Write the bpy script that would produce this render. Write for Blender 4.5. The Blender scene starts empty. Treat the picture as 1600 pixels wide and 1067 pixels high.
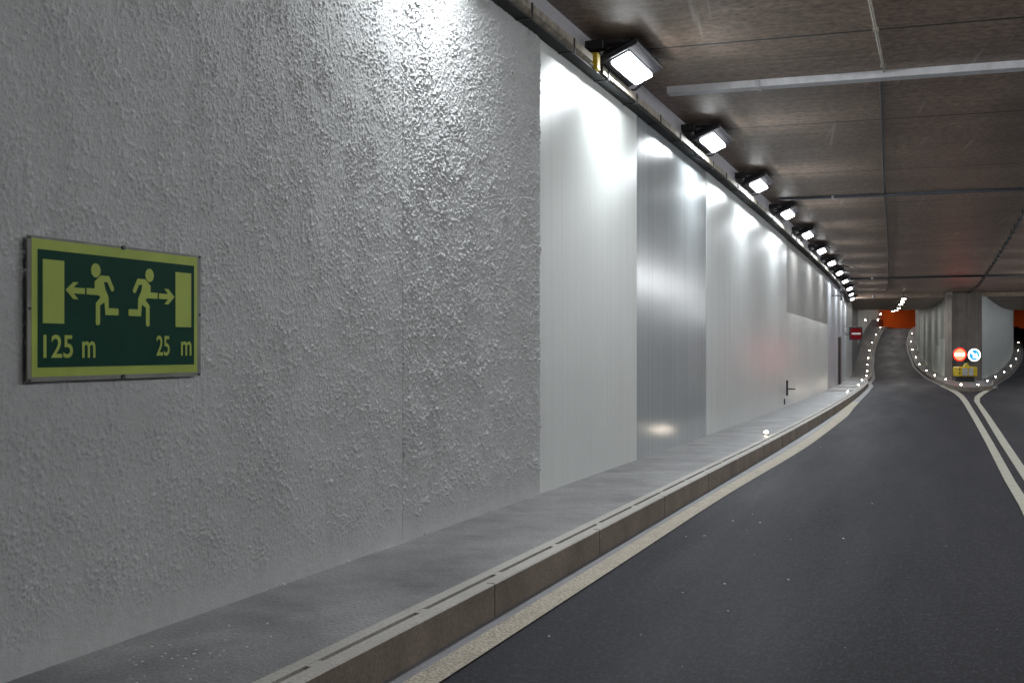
import bpy, math, random
import numpy as np
from mathutils import Vector, Matrix
random.seed(7); rng = np.random.default_rng(11)
SC = bpy.context.scene
COL = SC.collection
EYE = 1.62                      # eye height above the near road surface; elevations below are relative to the eye

# ------------------------------------------------------------------ camera, world, exposure
cam_d = bpy.data.cameras.new('camera'); cam = bpy.data.objects.new('camera', cam_d); COL.objects.link(cam)
cam.location = (0, 0, EYE); cam.rotation_euler = (math.radians(90), 0, 0)
cam_d.sensor_width = 36.0; cam_d.lens = 41.625; cam_d.shift_y = 11.5/1600
cam_d.clip_start = 0.05; cam_d.clip_end = 600
SC.camera = cam
world = bpy.data.worlds.new('World'); SC.world = world; world.use_nodes = True
bg = world.node_tree.nodes['Background']
bg.inputs['Color'].default_value = (0.55, 0.58, 0.75, 1); bg.inputs['Strength'].default_value = 0.02   # night outside
SC.view_settings.view_transform = 'Standard'; SC.view_settings.look = 'None'
SC.view_settings.exposure = 0.0; SC.view_settings.gamma = 1.0
SC.cycles.use_denoising = True
SC.cycles.use_adaptive_sampling = False
SC.cycles.sample_clamp_indirect = 2.5
SC.cycles.max_bounces = 8; SC.cycles.diffuse_bounces = 4; SC.cycles.glossy_bounces = 4
LAMP = 135.0                    # radiance of the left floodlight lenses
LAMP_R = 118.0                  # and of the right-hand row

# ------------------------------------------------------------------ alignment of the tunnel
def pchip(xs, ys):
    x = np.array(xs, float); y = np.array(ys, float)
    h = np.diff(x); d = np.diff(y)/h; m = np.zeros_like(y)
    for i in range(1, len(x)-1):
        if d[i-1]*d[i] > 0:
            w1 = 2*h[i]+h[i-1]; w2 = h[i]+2*h[i-1]
            m[i] = (w1+w2)/(w1/d[i-1]+w2/d[i])
    m[0] = d[0]; m[-1] = d[-1]
    def f(q):
        if q <= x[0]: return y[0]+m[0]*(q-x[0])
        if q >= x[-1]: return y[-1]+m[-1]*(q-x[-1])
        i = int(np.searchsorted(x, q, side='right')-1); t = (q-x[i])/h[i]
        return ((2*t**3-3*t*t+1)*y[i]+(t**3-2*t*t+t)*h[i]*m[i]+(-2*t**3+3*t*t)*y[i+1]+(t**3-t*t)*h[i]*m[i+1])
    return f
PC = (4.89866224e-07, -5.14757046e-04, 3.76851265e-01, -4.06101072)
wx = [-40, -20, -8] + list(range(0, 62, 4))
wy = [PC[3]+PC[2]*q if q < 0 else ((PC[0]*q+PC[1])*q+PC[2])*q+PC[3] for q in wx]
wx += [66, 74.5, 85, 95.5, 106, 116.5, 127, 137.5, 148, 158.5, 169, 174, 178, 180.5, 182]
wy += [18.55, 21.33, 24.55, 27.7, 30.95, 34.2, 37.65, 41.3, 45.1, 48.9, 52.85, 55.6, 60.0, 65.5, 71.0]
W = pchip(wx, wy)                                   # left wall line
XL = pchip([50, 51.5, 53, 64, 74.5, 86, 96.5, 107, 117.5, 128.5, 138.5, 150, 160, 168],
           [19.35, 19.75, 20.1, 23.45, 26.6, 30.1, 33.2, 36.5, 39.75, 43.3, 46.8, 51.1, 55.2, 59])      # island, left lights
XR = pchip([50, 51.5, 53, 61, 71, 82.5, 94, 105, 116, 127, 140, 155, 168],
           [19.36, 20.2, 21.1, 24.5, 29, 34.3, 39.6, 44.7, 49.6, 54.3, 59.8, 66, 71])                   # island, right lights
XW = pchip([-40, 0, 20, 40, 50, 61, 71, 82.5, 94, 105, 116, 127, 140, 155, 165, 175, 180, 183, 184.5],
           [-9.1, 6.05, 13.15, 20.1, 23.9, 29.4, 34.6, 40.4, 45.9, 51.1, 56, 60.8, 66.3, 72.4, 75.6, 77.4, 76.2, 73.6, 70.8])  # right wall
EF = pchip([-40, 0, 12, 20, 30, 45, 55, 64, 74.5, 85, 95.5, 106, 116.5, 127, 137.5, 148, 158.5, 169, 185],
           [-1.42, -1.42, -1.43, -1.47, -1.52, -1.60, -1.66, -1.70, -1.72, -1.62, -1.33, -.85, -.19, .64, 1.63, 2.62, 2.95, 3.1, 3.2])
CE = pchip([-40, 0, 14, 28, 39, 49, 54, 62, 80, 90, 100, 107, 115, 128, 140, 155, 170, 190],
           [3.52, 3.52, 3.5, 3.48, 3.4, 3.31, 3.25, 3.13, 3.06, 3.12, 3.31, 3.52, 3.82, 4.45, 5.5, 7.2, 9.0, 11.4])
ET = pchip([-40, 12, 17, 26, 31, 39, 47, 56, 66, 80], [3.08, 3.08, 3.045, 2.98, 2.94, 2.9, 2.865, 2.81, 2.78, 2.75])  # cable tray underside
FOOT = lambda y: EF(y)+EYE
ROAD = lambda y: EF(y)+EYE-0.2
CEIL = lambda y: CE(y)+EYE
def frame(path, y):
    d = (path(y+.05)-path(y-.05))/.1; n = 1/math.sqrt(1+d*d)
    return path(y), n, -d*n, d*n, n        # X, normal (right), tangent (forward)
def at(path, y, off, z):
    x, nx, ny, tx, ty = frame(path, y)
    return Vector((x+off*nx, y+off*ny, z))
def mat_at(path, y, off, z):               # local x = forward along the path, y = left, z = up
    x, nx, ny, tx, ty = frame(path, y); p = at(path, y, off, z)
    return Matrix(((tx, -nx, 0, p.x), (ty, -ny, 0, p.y), (0, 0, 1, p.z), (0, 0, 0, 1)))

# ------------------------------------------------------------------ materials
def node(nt, kind, **kw):
    n = nt.nodes.new(kind)
    for k, v in kw.items():
        if k in n.inputs.keys(): n.inputs[k].default_value = v
        else: setattr(n, k, v)
    return n
def mapping(nt, scale=(1, 1, 1), rotz=0.0):
    tc = nt.nodes.new('ShaderNodeTexCoord'); mp = nt.nodes.new('ShaderNodeMapping')
    mp.inputs['Scale'].default_value = scale
    r = nt.nodes.new('ShaderNodeVectorRotate'); r.rotation_type = 'Z_AXIS'; r.inputs['Angle'].default_value = rotz
    nt.links.new(tc.outputs['Object'], r.inputs['Vector']); nt.links.new(r.outputs[0], mp.inputs['Vector'])
    return mp.outputs[0]
ALONG = math.radians(19.3)     # rotating by this makes x across / y along the tunnel axis
def noise(nt, vec, scale, detail=4, rough=.6, dist=0.0):
    n = node(nt, 'ShaderNodeTexNoise', Scale=scale, Detail=detail, Roughness=rough, Distortion=dist)
    nt.links.new(vec, n.inputs['Vector']); return n.outputs['Fac']
def ramp(nt, fac, stops):
    r = nt.nodes.new('ShaderNodeValToRGB'); e = r.color_ramp.elements
    while len(e) < len(stops): e.new(.5)
    for el, (p, c) in zip(e, stops):
        el.position = p; el.color = (c, c, c, 1) if not isinstance(c, tuple) else (*c, 1)
    nt.links.new(fac, r.inputs['Fac']); return r.outputs['Color']
def mix(nt, fac, a, b, mode='MIX'):
    m = nt.nodes.new('ShaderNodeMix'); m.data_type = 'RGBA'; m.blend_type = mode
    for v, i in ((fac, 0), (a, 6), (b, 7)):
        if hasattr(v, 'node'): nt.links.new(v, m.inputs[i])
        elif isinstance(v, tuple): m.inputs[i].default_value = (*v, 1)
        else: m.inputs[i].default_value = v
    return m.outputs[2]
def bump(nt, h, strength, dist):
    b = node(nt, 'ShaderNodeBump', Strength=strength, Distance=dist); nt.links.new(h, b.inputs['Height']); return b
def new_mat(name):
    m = bpy.data.materials.new(name); m.use_nodes = True; nt = m.node_tree
    return m, nt, nt.nodes['Principled BSDF']
def plain(name, col, rough=.5, metal=0.0, var=.25, scale=6.0, bumpd=0.0):
    m, nt, p = new_mat(name)
    f = noise(nt, mapping(nt), scale, 5)
    lo = tuple(c*(1-var) for c in col); hi = tuple(min(1, c*(1+var)) for c in col)
    nt.links.new(ramp(nt, f, [(.3, lo), (.7, hi)]), p.inputs['Base Color'])
    p.inputs['Roughness'].default_value = rough; p.inputs['Metallic'].default_value = metal
    if bumpd:
        f2 = noise(nt, mapping(nt), scale*8, 4); nt.links.new(bump(nt, f2, .6, bumpd).outputs[0], p.inputs['Normal'])
    return m
def matte(m):
    m.node_tree.nodes['Principled BSDF'].inputs['Specular IOR Level'].default_value = .12; return m
def glow(name, col, s):
    m, nt, p = new_mat(name); p.inputs['Base Color'].default_value = (*[min(1, c)*.8 for c in col], 1)
    p.inputs['Emission Color'].default_value = (*col, 1); p.inputs['Emission Strength'].default_value = s; return m

def mat_plaster(name, lo, hi, fine):
    m, nt, p = new_mat(name); v = mapping(nt)
    big = noise(nt, v, 0.9, 4); med = noise(nt, v, 14, 4)
    c = mix(nt, .5, ramp(nt, big, [(.3, lo), (.7, hi)]), ramp(nt, med, [(.3, lo), (.7, hi)]))
    st = noise(nt, mapping(nt, (3.5, 3.5, .35)), 1.0, 4)
    c = mix(nt, ramp(nt, st, [(.5, 0.0), (.8, .18)]), c, tuple(x*.62 for x in lo))
    grime = nt.nodes.new('ShaderNodeTexCoord')
    nt.links.new(c, p.inputs['Base Color']); p.inputs['Roughness'].default_value = .72
    h = noise(nt, v, 120, 3, .6)
    sp_ = noise(nt, v, 62, 3, .8)
    c = mix(nt, ramp(nt, sp_, [(.40, .95), (.55, 0.0)]), c, tuple(x*.38 for x in lo))
    nt.links.new(bump(nt, h, fine, .008).outputs[0], p.inputs['Normal'])
    return m
def mat_panel(name, col, rough, streak, bumpy=.0015):
    m, nt, p = new_mat(name)
    vs = noise(nt, mapping(nt, (9, 9, .12)), 1.0, 5, .65)            # fine vertical brush streaks
    hs = noise(nt, mapping(nt, (.04, .04, 2.2)), 1.0, 3)               # horizontal roller bands
    big = noise(nt, mapping(nt), .55, 5)
    dk = tuple(c*(1-streak) for c in col)
    c = mix(nt, ramp(nt, vs, [(.35, 0.0), (.72, 1.0)]), col, dk)
    c = mix(nt, ramp(nt, big, [(.4, 0.0), (.8, .35)]), c, tuple(x*.8 for x in dk))
    drip = noise(nt, mapping(nt, (26, 26, .25)), 1.0, 2)
    c = mix(nt, ramp(nt, drip, [(.64, 0.0), (.72, .5)]), c, tuple(x*.55 for x in col))
    nt.links.new(c, p.inputs['Base Color'])
    r = nt.nodes.new('ShaderNodeMapRange'); r.inputs['To Min'].default_value = rough*.985; r.inputs['To Max'].default_value = rough*1.02
    nt.links.new(hs, r.inputs['Value']); nt.links.new(r.outputs[0], p.inputs['Roughness'])
    tg = nt.nodes.new('ShaderNodeCombineXYZ'); tg.inputs[2].default_value = 1.0
    nt.links.new(tg.outputs[0], p.inputs['Tangent']); p.inputs['Anisotropic'].default_value = .5 if bumpy > .002 else .92
    h = mix(nt, .5 if bumpy > .002 else .0, vs, noise(nt, mapping(nt, (6, 6, 14)), 1.0, 5))
    nt.links.new(bump(nt, h, .35 if bumpy > .002 else .15, bumpy*2).outputs[0], p.inputs['Normal'])
    return m
def mat_road():
    m, nt, p = new_mat('asphalt'); v = mapping(nt)
    f = noise(nt, mapping(nt, (46, 17, 30), ALONG), 1.0, 3, .8); f3 = noise(nt, mapping(nt, (20, 8, 12), ALONG), 1.0, 2, .6); g = noise(nt, mapping(nt, (1.2, .12, 1), ALONG), 1.0, 5)
    s = noise(nt, v, 60, 1)
    c = mix(nt, .5, ramp(nt, f, [(.36, (.0008, .0008, .0012)), (.50, (.007, .0067, .0115)), (.66, (.060, .056, .092))]), ramp(nt, g, [(.3, (.004, .004, .008)), (.72, (.0105, .010, .0175))]))
    c = mix(nt, ramp(nt, f3, [(.36, .6), (.55, 0.0)]), c, (.002, .002, .0035))
    c = mix(nt, ramp(nt, s, [(.78, 0.0), (.8, .5)]), c, (.3, .3, .32))
    nt.links.new(c, p.inputs['Base Color'])
    nt.links.new(ramp(nt, g, [(.3, .75), (.7, .62)]), p.inputs['Roughness'])
    p.inputs['Specular IOR Level'].default_value = .22
    nt.links.new(bump(nt, f, .9, .006).outputs[0], p.inputs['Normal'])
    return m
def mat_ceiling():
    m, nt, p = new_mat('ceiling_concrete')
    tc = nt.nodes.new('ShaderNodeTexCoord')
    v = mapping(nt, (1, 1, 1), ALONG)
    a = noise(nt, v, .5, 5); b = noise(nt, mapping(nt, (.15, 8, 1), ALONG), 1.0, 5)     # board marks across
    fine = noise(nt, v, 9, 6, .7)
    c = mix(nt, .32, ramp(nt, a, [(.3, (.21, .146, .108)), (.7, (.50, .36, .275))]), ramp(nt, b, [(.3, (.11, .075, .055)), (.7, (.66, .475, .36))]))
    c = mix(nt, ramp(nt, fine, [(.36, .75), (.62, 0.0)]), c, (.09, .068, .055))
    lime = noise(nt, mapping(nt, (5.5, .22, 1), ALONG-.12), 1.0, 2)                     # pale lime runs along the tunnel
    c = mix(nt, ramp(nt, lime, [(.66, 0.0), (.74, .55)]), c, (.55, .48, .42))
    # formwork joints every 5 m across and one pair of long joints
    sp = nt.nodes.new('ShaderNodeSeparateXYZ'); nt.links.new(v, sp.inputs[0])
    def math_(op, x, y=None):
        n = nt.nodes.new('ShaderNodeMath'); n.operation = op
        for i, q in enumerate((x, y)):
            if q is None: continue
            if hasattr(q, 'node'): nt.links.new(q, n.inputs[i])
            else: n.inputs[i].default_value = q
        return n.outputs[0]
    u = math_('PINGPONG', math_('ADD', sp.outputs[1], 2.3), 2.65)
    jt = math_('LESS_THAN', u, .03)
    c = mix(nt, jt, c, (.012, .011, .011))
    # pits (gravel nests)
    vor = node(nt, 'ShaderNodeTexVoronoi', Scale=7.0); nt.links.new(mapping(nt, (.6, 1.6, 1), ALONG), vor.inputs['Vector'])
    pit = mix(nt, ramp(nt, noise(nt, v, .45, 2), [(.56, 0.0), (.6, 1.0)]), (0, 0, 0), ramp(nt, vor.outputs['Distance'], [(.1, 1.0), (.16, 0.0)]))
    c = mix(nt, pit, c, (.02, .018, .017))
    nt.links.new(c, p.inputs['Base Color']); p.inputs['Roughness'].default_value = .46; p.inputs['Specular IOR Level'].default_value = .45
    hh = mix(nt, .5, b, fine)
    nt.links.new(bump(nt, hh, .5, .01).outputs[0], p.inputs['Normal'])
    return m
def mat_concrete(name, lo, hi, rough=.7, vert=True, bd=.006):
    m, nt, p = new_mat(name)
    a = noise(nt, mapping(nt), 1.1, 6, .65); b = noise(nt, mapping(nt, (6, 6, .3) if vert else (2, 2, 2)), 1.0, 5); f = noise(nt, mapping(nt), 45, 3)
    c = mix(nt, .55, ramp(nt, a, [(.3, lo), (.7, hi)]), ramp(nt, b, [(.3, lo), (.7, hi)]))
    c = mix(nt, ramp(nt, f, [(.35, .4), (.6, 0.0)]), c, tuple(x*.6 for x in lo))
    nt.links.new(c, p.inputs['Base Color']); p.inputs['Roughness'].default_value = rough
    nt.links.new(bump(nt, f, .7, bd).outputs[0], p.inputs['Normal'])
    return m
def mat_line(name, col, coarse):
    m, nt, p = new_mat(name); v = mapping(nt)
    vor = node(nt, 'ShaderNodeTexVoronoi', Scale=42.0 if coarse else 70.0); nt.links.new(v, vor.inputs['Vector'])
    f = noise(nt, v, 6, 5)
    spots = ramp(nt, vor.outputs['Distance'], [(.12, .75), (.42, 0.0)] if coarse else [(.05, .4), (.2, 0.0)])
    c = mix(nt, spots, col, tuple(x*.22 for x in col))
    c = mix(nt, ramp(nt, f, [(.5, 0.0), (.75, .55)]), c, tuple(x*.4 for x in col))
    nt.links.new(c, p.inputs['Base Color']); p.inputs['Roughness'].default_value = .6
    nt.links.new(bump(nt, vor.outputs['Distance'], .9, .01).outputs[0], p.inputs['Normal'])
    return m
M = dict(
    plaster=mat_plaster('rough_cast_plaster', (.44, .44, .435), (.55, .555, .55), .5),
    skirt=mat_plaster('trowelled_plaster', (.24, .24, .225), (.42, .42, .40), .3),
    upper=mat_concrete('painted_concrete', (.40, .39, .42), (.52, .51, .54)),
    panel_matt=mat_panel('satin_white_panel', (.62, .645, .62), .34, .09),
    panel_gloss=mat_panel('glossy_grey_panel', (.42, .455, .47), .19, .22, .0022),
    panel_satin=mat_panel('semi_gloss_white_panel', (.58, .615, .61), .27, .13, .0005),
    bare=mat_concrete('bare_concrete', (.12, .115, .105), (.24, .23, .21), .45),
    grey_wall=mat_concrete('grey_wall_concrete', (.27, .29, .33), (.43, .45, .48), .4),
    ramp_wall=mat_concrete('pale_ramp_wall', (.36, .38, .38), (.5, .52, .51), .55),
    dark_wall=mat_concrete('dark_and_shade_concrete', (.06, .07, .09), (.12, .13, .15), .6),  # plinth and duct tone; also paints in the shade of the unlit wall stretch
    island_wall=mat_concrete('streaked_white_wall', (.25, .28, .275), (.56, .60, .57), .55),
    island_soot=mat_concrete('sooty_wall', (.10, .11, .12), (.19, .20, .21), .6),
    island_fresh=mat_concrete('fresh_white_paint', (.56, .62, .59), (.68, .73, .70), .5),
    pillar=mat_concrete('pillar_concrete', (.075, .062, .053), (.23, .20, .175), .75),
    ceiling=mat_ceiling(), road=mat_road(),
    footway=mat_concrete('footway_concrete', (.062, .06, .067), (.31, .305, .30), .5, False, .008),
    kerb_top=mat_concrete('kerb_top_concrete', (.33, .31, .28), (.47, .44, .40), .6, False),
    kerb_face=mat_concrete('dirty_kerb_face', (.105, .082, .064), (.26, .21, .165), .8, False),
    slot=plain('slot_dark', (.012, .012, .012), .9),
    gutter=mat_concrete('gutter_concrete', (.16, .16, .17), (.27, .27, .29), .55, False),
    line_old=mat_line('studded_beige_marking', (.42, .365, .28), True), line=mat_line('white_marking', (.50, .48, .40), False),
    steel=plain('galvanised_steel', (.5, .5, .52), .42, .85, .2, 9), duct=plain('pale_duct', (.72, .72, .74), .55, .0, .15),
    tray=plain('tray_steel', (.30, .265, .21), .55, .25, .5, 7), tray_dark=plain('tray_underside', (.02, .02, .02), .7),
    cable=plain('black_cable', (.012, .012, .013), .75), cable_grey=plain('grey_cable', (.42, .39, .33), .55),
    housing=plain('dark_lamp_housing', (.045, .045, .055), .45, .3), glassrim=plain('lamp_rim', (.35, .38, .42), .3, .6),
    alu=plain('sign_aluminium', (.22, .22, .2), .7, .0), yg=plain('photoluminescent_yellow_green', (.34, .43, .06), .6, 0, .10, 5),
    green=matte(plain('sign_dark_green', (.001, .040, .024), .6, 0, .12, 8)), bolt=plain('bolt_steel', (.05, .05, .055), .4, .6),
    red=matte(plain('sign_red', (.17, .005, .009), .7)), white=plain('sign_white', (.75, .75, .72), .45), black=plain('black_metal', (.02, .02, .022), .5),
    yellow=plain('hazard_yellow', (.62, .45, .02), .45, 0, .25, 3), reflector=plain('grey_reflector', (.42, .43, .44), .3),
    door=plain('brown_door', (.045, .028, .022), .5), tag=plain('yellow_tag', (.7, .5, .02), .5), litter=plain('pale_litter', (.82, .8, .76), .7),
    brown_cover=plain('brown_cover_plate', (.14, .09, .075), .6, .2),
    lamp=glow('floodlight_lens_light', (.96, .985, 1.0), 30.0), small_lamp=glow('ceiling_lamp_light', (1.0, .95, .85), 25.0), kerb_lamp=glow('kerb_stud_light', (1.0, .86, .68), 80),
    sodium=glow('sodium_lens_light', (1.0, .115, .006), 25.0),
    lit_red=glow('lit_sign_red', (1.0, .007, .002), 7.0), lit_orange=glow('lit_sign_orange', (1.0, .06, .03), 8.5), lit_white=glow('lit_sign_white', (1.0, .24, .17), 8.0),
    lit_blue=glow('lit_sign_blue', (.02, .36, .72), 1.0), lit_cool=glow('lit_sign_white_rim', (.9, 1.0, 1.0), 3.0),
)

# ------------------------------------------------------------------ mesh helpers
class MB:
    def __init__(s): s.v = []; s.f = []; s.m = []; s.smooth = []
    def add(s, vs, fs, mi=0, sm=False):
        o = len(s.v); s.v += [tuple(q) for q in vs]
        for f in fs: s.f.append([o+i for i in f]); s.m.append(mi); s.smooth.append(sm)
        return s
    def box(s, c, d, mx=None, mi=0, bev=0.0):
        x, y, z = (q/2 for q in d)
        if bev:
            b = min(bev, x*.45, y*.45, z*.45)
            prof = [(-x+b, -y), (x-b, -y), (x, -y+b), (x, y-b), (x-b, y), (-x+b, y), (-x, y-b), (-x, -y+b)]
            inn = [(px*(x-b)/x, py*(y-b)/y) for px, py in prof]
            rings = [(inn, -z), (prof, -z+b), (prof, z-b), (inn, z)]
            vs = [Vector((px, py, pz)) for r, pz in rings for px, py in r]
            fs = [[7-i for i in range(8)], [24+i for i in range(8)]]
            for k in range(3):
                for i in range(8): j = (i+1) % 8; fs.append([8*k+i, 8*k+j, 8*k+8+j, 8*k+8+i])
        else:
            vs = [Vector((sx*x, sy*y, sz*z)) for sz in (-1, 1) for sx, sy in ((-1, -1), (1, -1), (1, 1), (-1, 1))]
            fs = [[3, 2, 1, 0], [4, 5, 6, 7], [0, 1, 5, 4], [1, 2, 6, 5], [2, 3, 7, 6], [3, 0, 4, 7]]
        vs = [Vector(c)+q for q in vs]
        if mx is not None: vs = [mx @ q for q in vs]
        return s.add(vs, fs, mi)
    def prism(s, pts, t0, t1, fn, mi=0):       # polygon pts (a,b), thickness from t0 to t1, fn(a,b,t)->Vector
        n = len(pts); vs = [fn(a, b, t0) for a, b in pts]+[fn(a, b, t1) for a, b in pts]
        fs = [list(range(n))[::-1], list(range(n, 2*n))]+[[i, (i+1) % n, n+(i+1) % n, n+i] for i in range(n)]
        return s.add(vs, fs, mi)
    def tube(s, pts, r, n=8, mi=0, cap=True):
        pts = [Vector(p) for p in pts]; k = len(pts); vs = []
        for i, p in enumerate(pts):
            d = (pts[min(i+1, k-1)]-pts[max(i-1, 0)]).normalized()
            a = d.orthogonal().normalized() if abs(d.z) > .95 else d.cross(Vector((0, 0, 1))).normalized()
            b = d.cross(a)
            rr = r[i] if isinstance(r, (list, tuple)) else r
            vs += [p+rr*(math.cos(2*math.pi*j/n)*a+math.sin(2*math.pi*j/n)*b) for j in range(n)]
        fs = [[i*n+j, i*n+(j+1) % n, (i+1)*n+(j+1) % n, (i+1)*n+j] for i in range(k-1) for j in range(n)]
        s.add(vs, fs, mi, True)
        if cap: s.add(vs[:n], [list(range(n))[::-1]], mi); s.add(vs[-n:], [list(range(n))], mi)
        return s
    def disc(s, c, r, t, mx, n=40, mi=0):      # coin in the local y-z plane of mx, thickness t along local x
        vs = []
        for x in (-t/2, t/2):
            vs += [mx @ (Vector(c)+Vector((x, r*math.cos(2*math.pi*j/n), r*math.sin(2*math.pi*j/n)))) for j in range(n)]
        return s.add(vs, [list(range(n))[::-1], list(range(n, 2*n))]+[[j, (j+1) % n, n+(j+1) % n, n+j] for j in range(n)], mi)
    def sweep(s, path, ys, prof, zf, mi=0, closed=True, caps=True, sm=False):   # prof: (offset, height above zf)
        n = len(prof); vs = []
        for y in ys:
            for o, h in prof: vs.append(at(path, y, o, zf(y)+h))
        fs = []
        for i in range(len(ys)-1):
            for j in range(n if closed else n-1):
                k = (j+1) % n; fs.append([i*n+j, (i+1)*n+j, (i+1)*n+k, i*n+k])
        if caps and closed: fs += [list(range(n)), list(range((len(ys)-1)*n, len(ys)*n))[::-1]]
        return s.add(vs, fs, mi, sm)
    def build(s, name, mats, parent=None):
        me = bpy.data.meshes.new(name); vs = s.v
        if parent is not None:
            inv = parent.matrix_world.inverted() if parent.get('_root') is None else Matrix(parent['_root']).inverted()
            vs = [inv @ Vector(q) for q in vs]
        me.from_pydata([tuple(q) for q in vs], [], s.f)
        mats = mats if isinstance(mats, (list, tuple)) else [mats]
        for m in mats: me.materials.append(m)
        me.polygons.foreach_set('material_index', s.m); me.polygons.foreach_set('use_smooth', s.smooth)
        import bmesh
        b = bmesh.new(); b.from_mesh(me); bmesh.ops.recalc_face_normals(b, faces=b.faces); b.to_mesh(me); b.free()
        o = bpy.data.objects.new(name, me); COL.objects.link(o)
        if parent is not None: o.parent = parent
        return o
def tag(o, label=None, cat=None, group=None, kind=None):
    if label: o['label'] = label
    if cat: o['category'] = cat
    if group: o['group'] = group
    if kind: o['kind'] = kind
    return o
def thing(name, loc, label, cat, group=None):
    o = bpy.data.objects.new(name, None); COL.objects.link(o); o.location = loc; o.empty_display_size = .2
    o.matrix_world = Matrix.Translation(loc)
    return tag(o, label, cat, group)
class Root:
    pass
def build_in(mb, name, mats, root):            # builds a part whose coordinates are world coordinates
    l = Vector(root.location); mb.v = [tuple(Vector(q)-l) for q in mb.v]
    o = mb.build(name, mats); o.parent = root; return o
def sub(mb, name, mats, part, root):           # sub-part: same coordinates as its part
    l = Vector(root.location); mb.v = [tuple(Vector(q)-l) for q in mb.v]
    o = mb.build(name, mats); o.parent = part; return o
def copy_tree(root, delta=None):
    r = root.copy(); COL.objects.link(r)
    for ch in root.children:
        c = ch.copy(); COL.objects.link(c); c.parent = r
        for g in ch.children:
            d = g.copy(); COL.objects.link(d); d.parent = c
    return r
def rng_y(a, b, step): 
    n = max(1, int(round((b-a)/step))); return [a+(b-a)*i/n for i in range(n+1)]

# ------------------------------------------------------------------ road, footways, kerbs, ceiling
YS = rng_y(-30, 60, 1.5)+rng_y(62, 190, 2.0)
WS = lambda y: W(y) if y < 165 else W(165)+.4*(y-165)
def sheet(name, left, right, ys, zf, m, nx=8):
    mb = MB(); vs = []; fs = []
    for y in ys:
        l, r = left(y), right(y)
        for i in range(nx+1):
            t = i/nx; x = l+(r-l)*t
            yy = y-.33*(x-l) if False else y
            vs.append((x, yy, zf(y)))
    for k in range(len(ys)-1):
        for i in range(nx):
            a = k*(nx+1)+i; fs.append([a, a+1, a+nx+2, a+nx+1])
    mb.add(vs, fs, 0, True); return mb.build(name, m)
XWR = lambda y: XW(min(y, 165))+.35*max(0, y-165)
road = sheet('road', lambda y: WS(y)-.5, lambda y: XWR(y)+.8, YS, ROAD, M['road']); tag(road, kind='structure')
cl = MB()
vs = []; fs = []
for y in YS:
    l, r = WS(y)-.5, XWR(y)+.8
    for t in range(9): vs.append((l+(r-l)*t/8, y, CEIL(y)))
for k in range(len(YS)-1):
    for i in range(8): a = k*9+i; fs.append([a, a+9, a+10, a+1])
cl.add(vs, fs, 0, True); ceil_o = cl.build('ceiling', M['ceiling']); tag(ceil_o, kind='structure')

FY = rng_y(-30, 172, 1.0)
fw = MB().sweep(W, FY, [(-.05, -.25), (-.05, 0), (1.0, 0), (1.0, -.25)], FOOT); tag(fw.build('footway', M['footway']), kind='structure')
KO = 1.20
kb = MB()
kb.sweep(W, FY, [(1.003, -.22), (1.003, .004), (1.078, .004), (1.078, -.22)], FOOT, 1)          # inner lip
kb.sweep(W, FY, [(1.112, -.24), (1.112, .004), (KO-.008, .004), (KO, -.004), (KO, -.24)], FOOT, 0)
for f in range(len(kb.f)):
    pass
kb.sweep(W, FY, [(1.078, -.24), (1.078, -.05), (1.112, -.05), (1.112, -.24)], FOOT, 2)
y = -5.07
while y < 60:                                                                                  # bridges between the drain slots
    kb.sweep(W, [y-.05, y+.05], [(1.079, -.06), (1.079, .003), (1.111, .003), (1.111, -.06)], FOOT, 1); y += 1.08
y = 3.27
while y < 60:                                                                                  # joints between kerb stones, seen as thin dark gaps
    kb.sweep(W, [y-.0035, y+.0035], [(KO-.05, -.235), (KO-.05, .0055), (KO-.007, .0055), (KO+.0015, -.004), (KO+.0015, -.235)], FOOT, 2); y += 2.16
ko = kb.build('kerb', [M['kerb_face'], M['kerb_top'], M['slot']]); tag(ko, kind='structure')
me = ko.data
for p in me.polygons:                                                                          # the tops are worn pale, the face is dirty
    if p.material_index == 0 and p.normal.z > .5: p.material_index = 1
LO = pchip([-30, 12, 22, 30, 36, 45, 172], [1.30, 1.30, 1.38, 1.33, 1.225, 1.215, 1.215])
LI = pchip([-30, 12, 22, 30, 36, 45, 172], [1.465, 1.465, 1.60, 1.60, 1.50, 1.44, 1.42])
def ribbon(name, path, ys, a, b, m, h=.004, zf=ROAD):
    mb = MB(); vs = []; fs = []
    for y in ys: vs += [at(path, y, a(y), zf(y)+h), at(path, y, b(y), zf(y)+h)]
    fs = [[2*i, 2*i+1, 2*i+3, 2*i+2] for i in range(len(ys)-1)]
    return tag(mb.add(vs, fs).build(name, m), kind='structure')
ribbon('gutter', W, FY, lambda y: KO-.02, lambda y: LO(y)+.05, M['gutter'], .004)
ribbon('edge_line', W, rng_y(-30, 40, 1), LO, LI, M['line_old'], .009)
ribbon('far_edge_line', W, rng_y(40, 172, 1), LO, LI, M['gutter'], .009)
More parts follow.
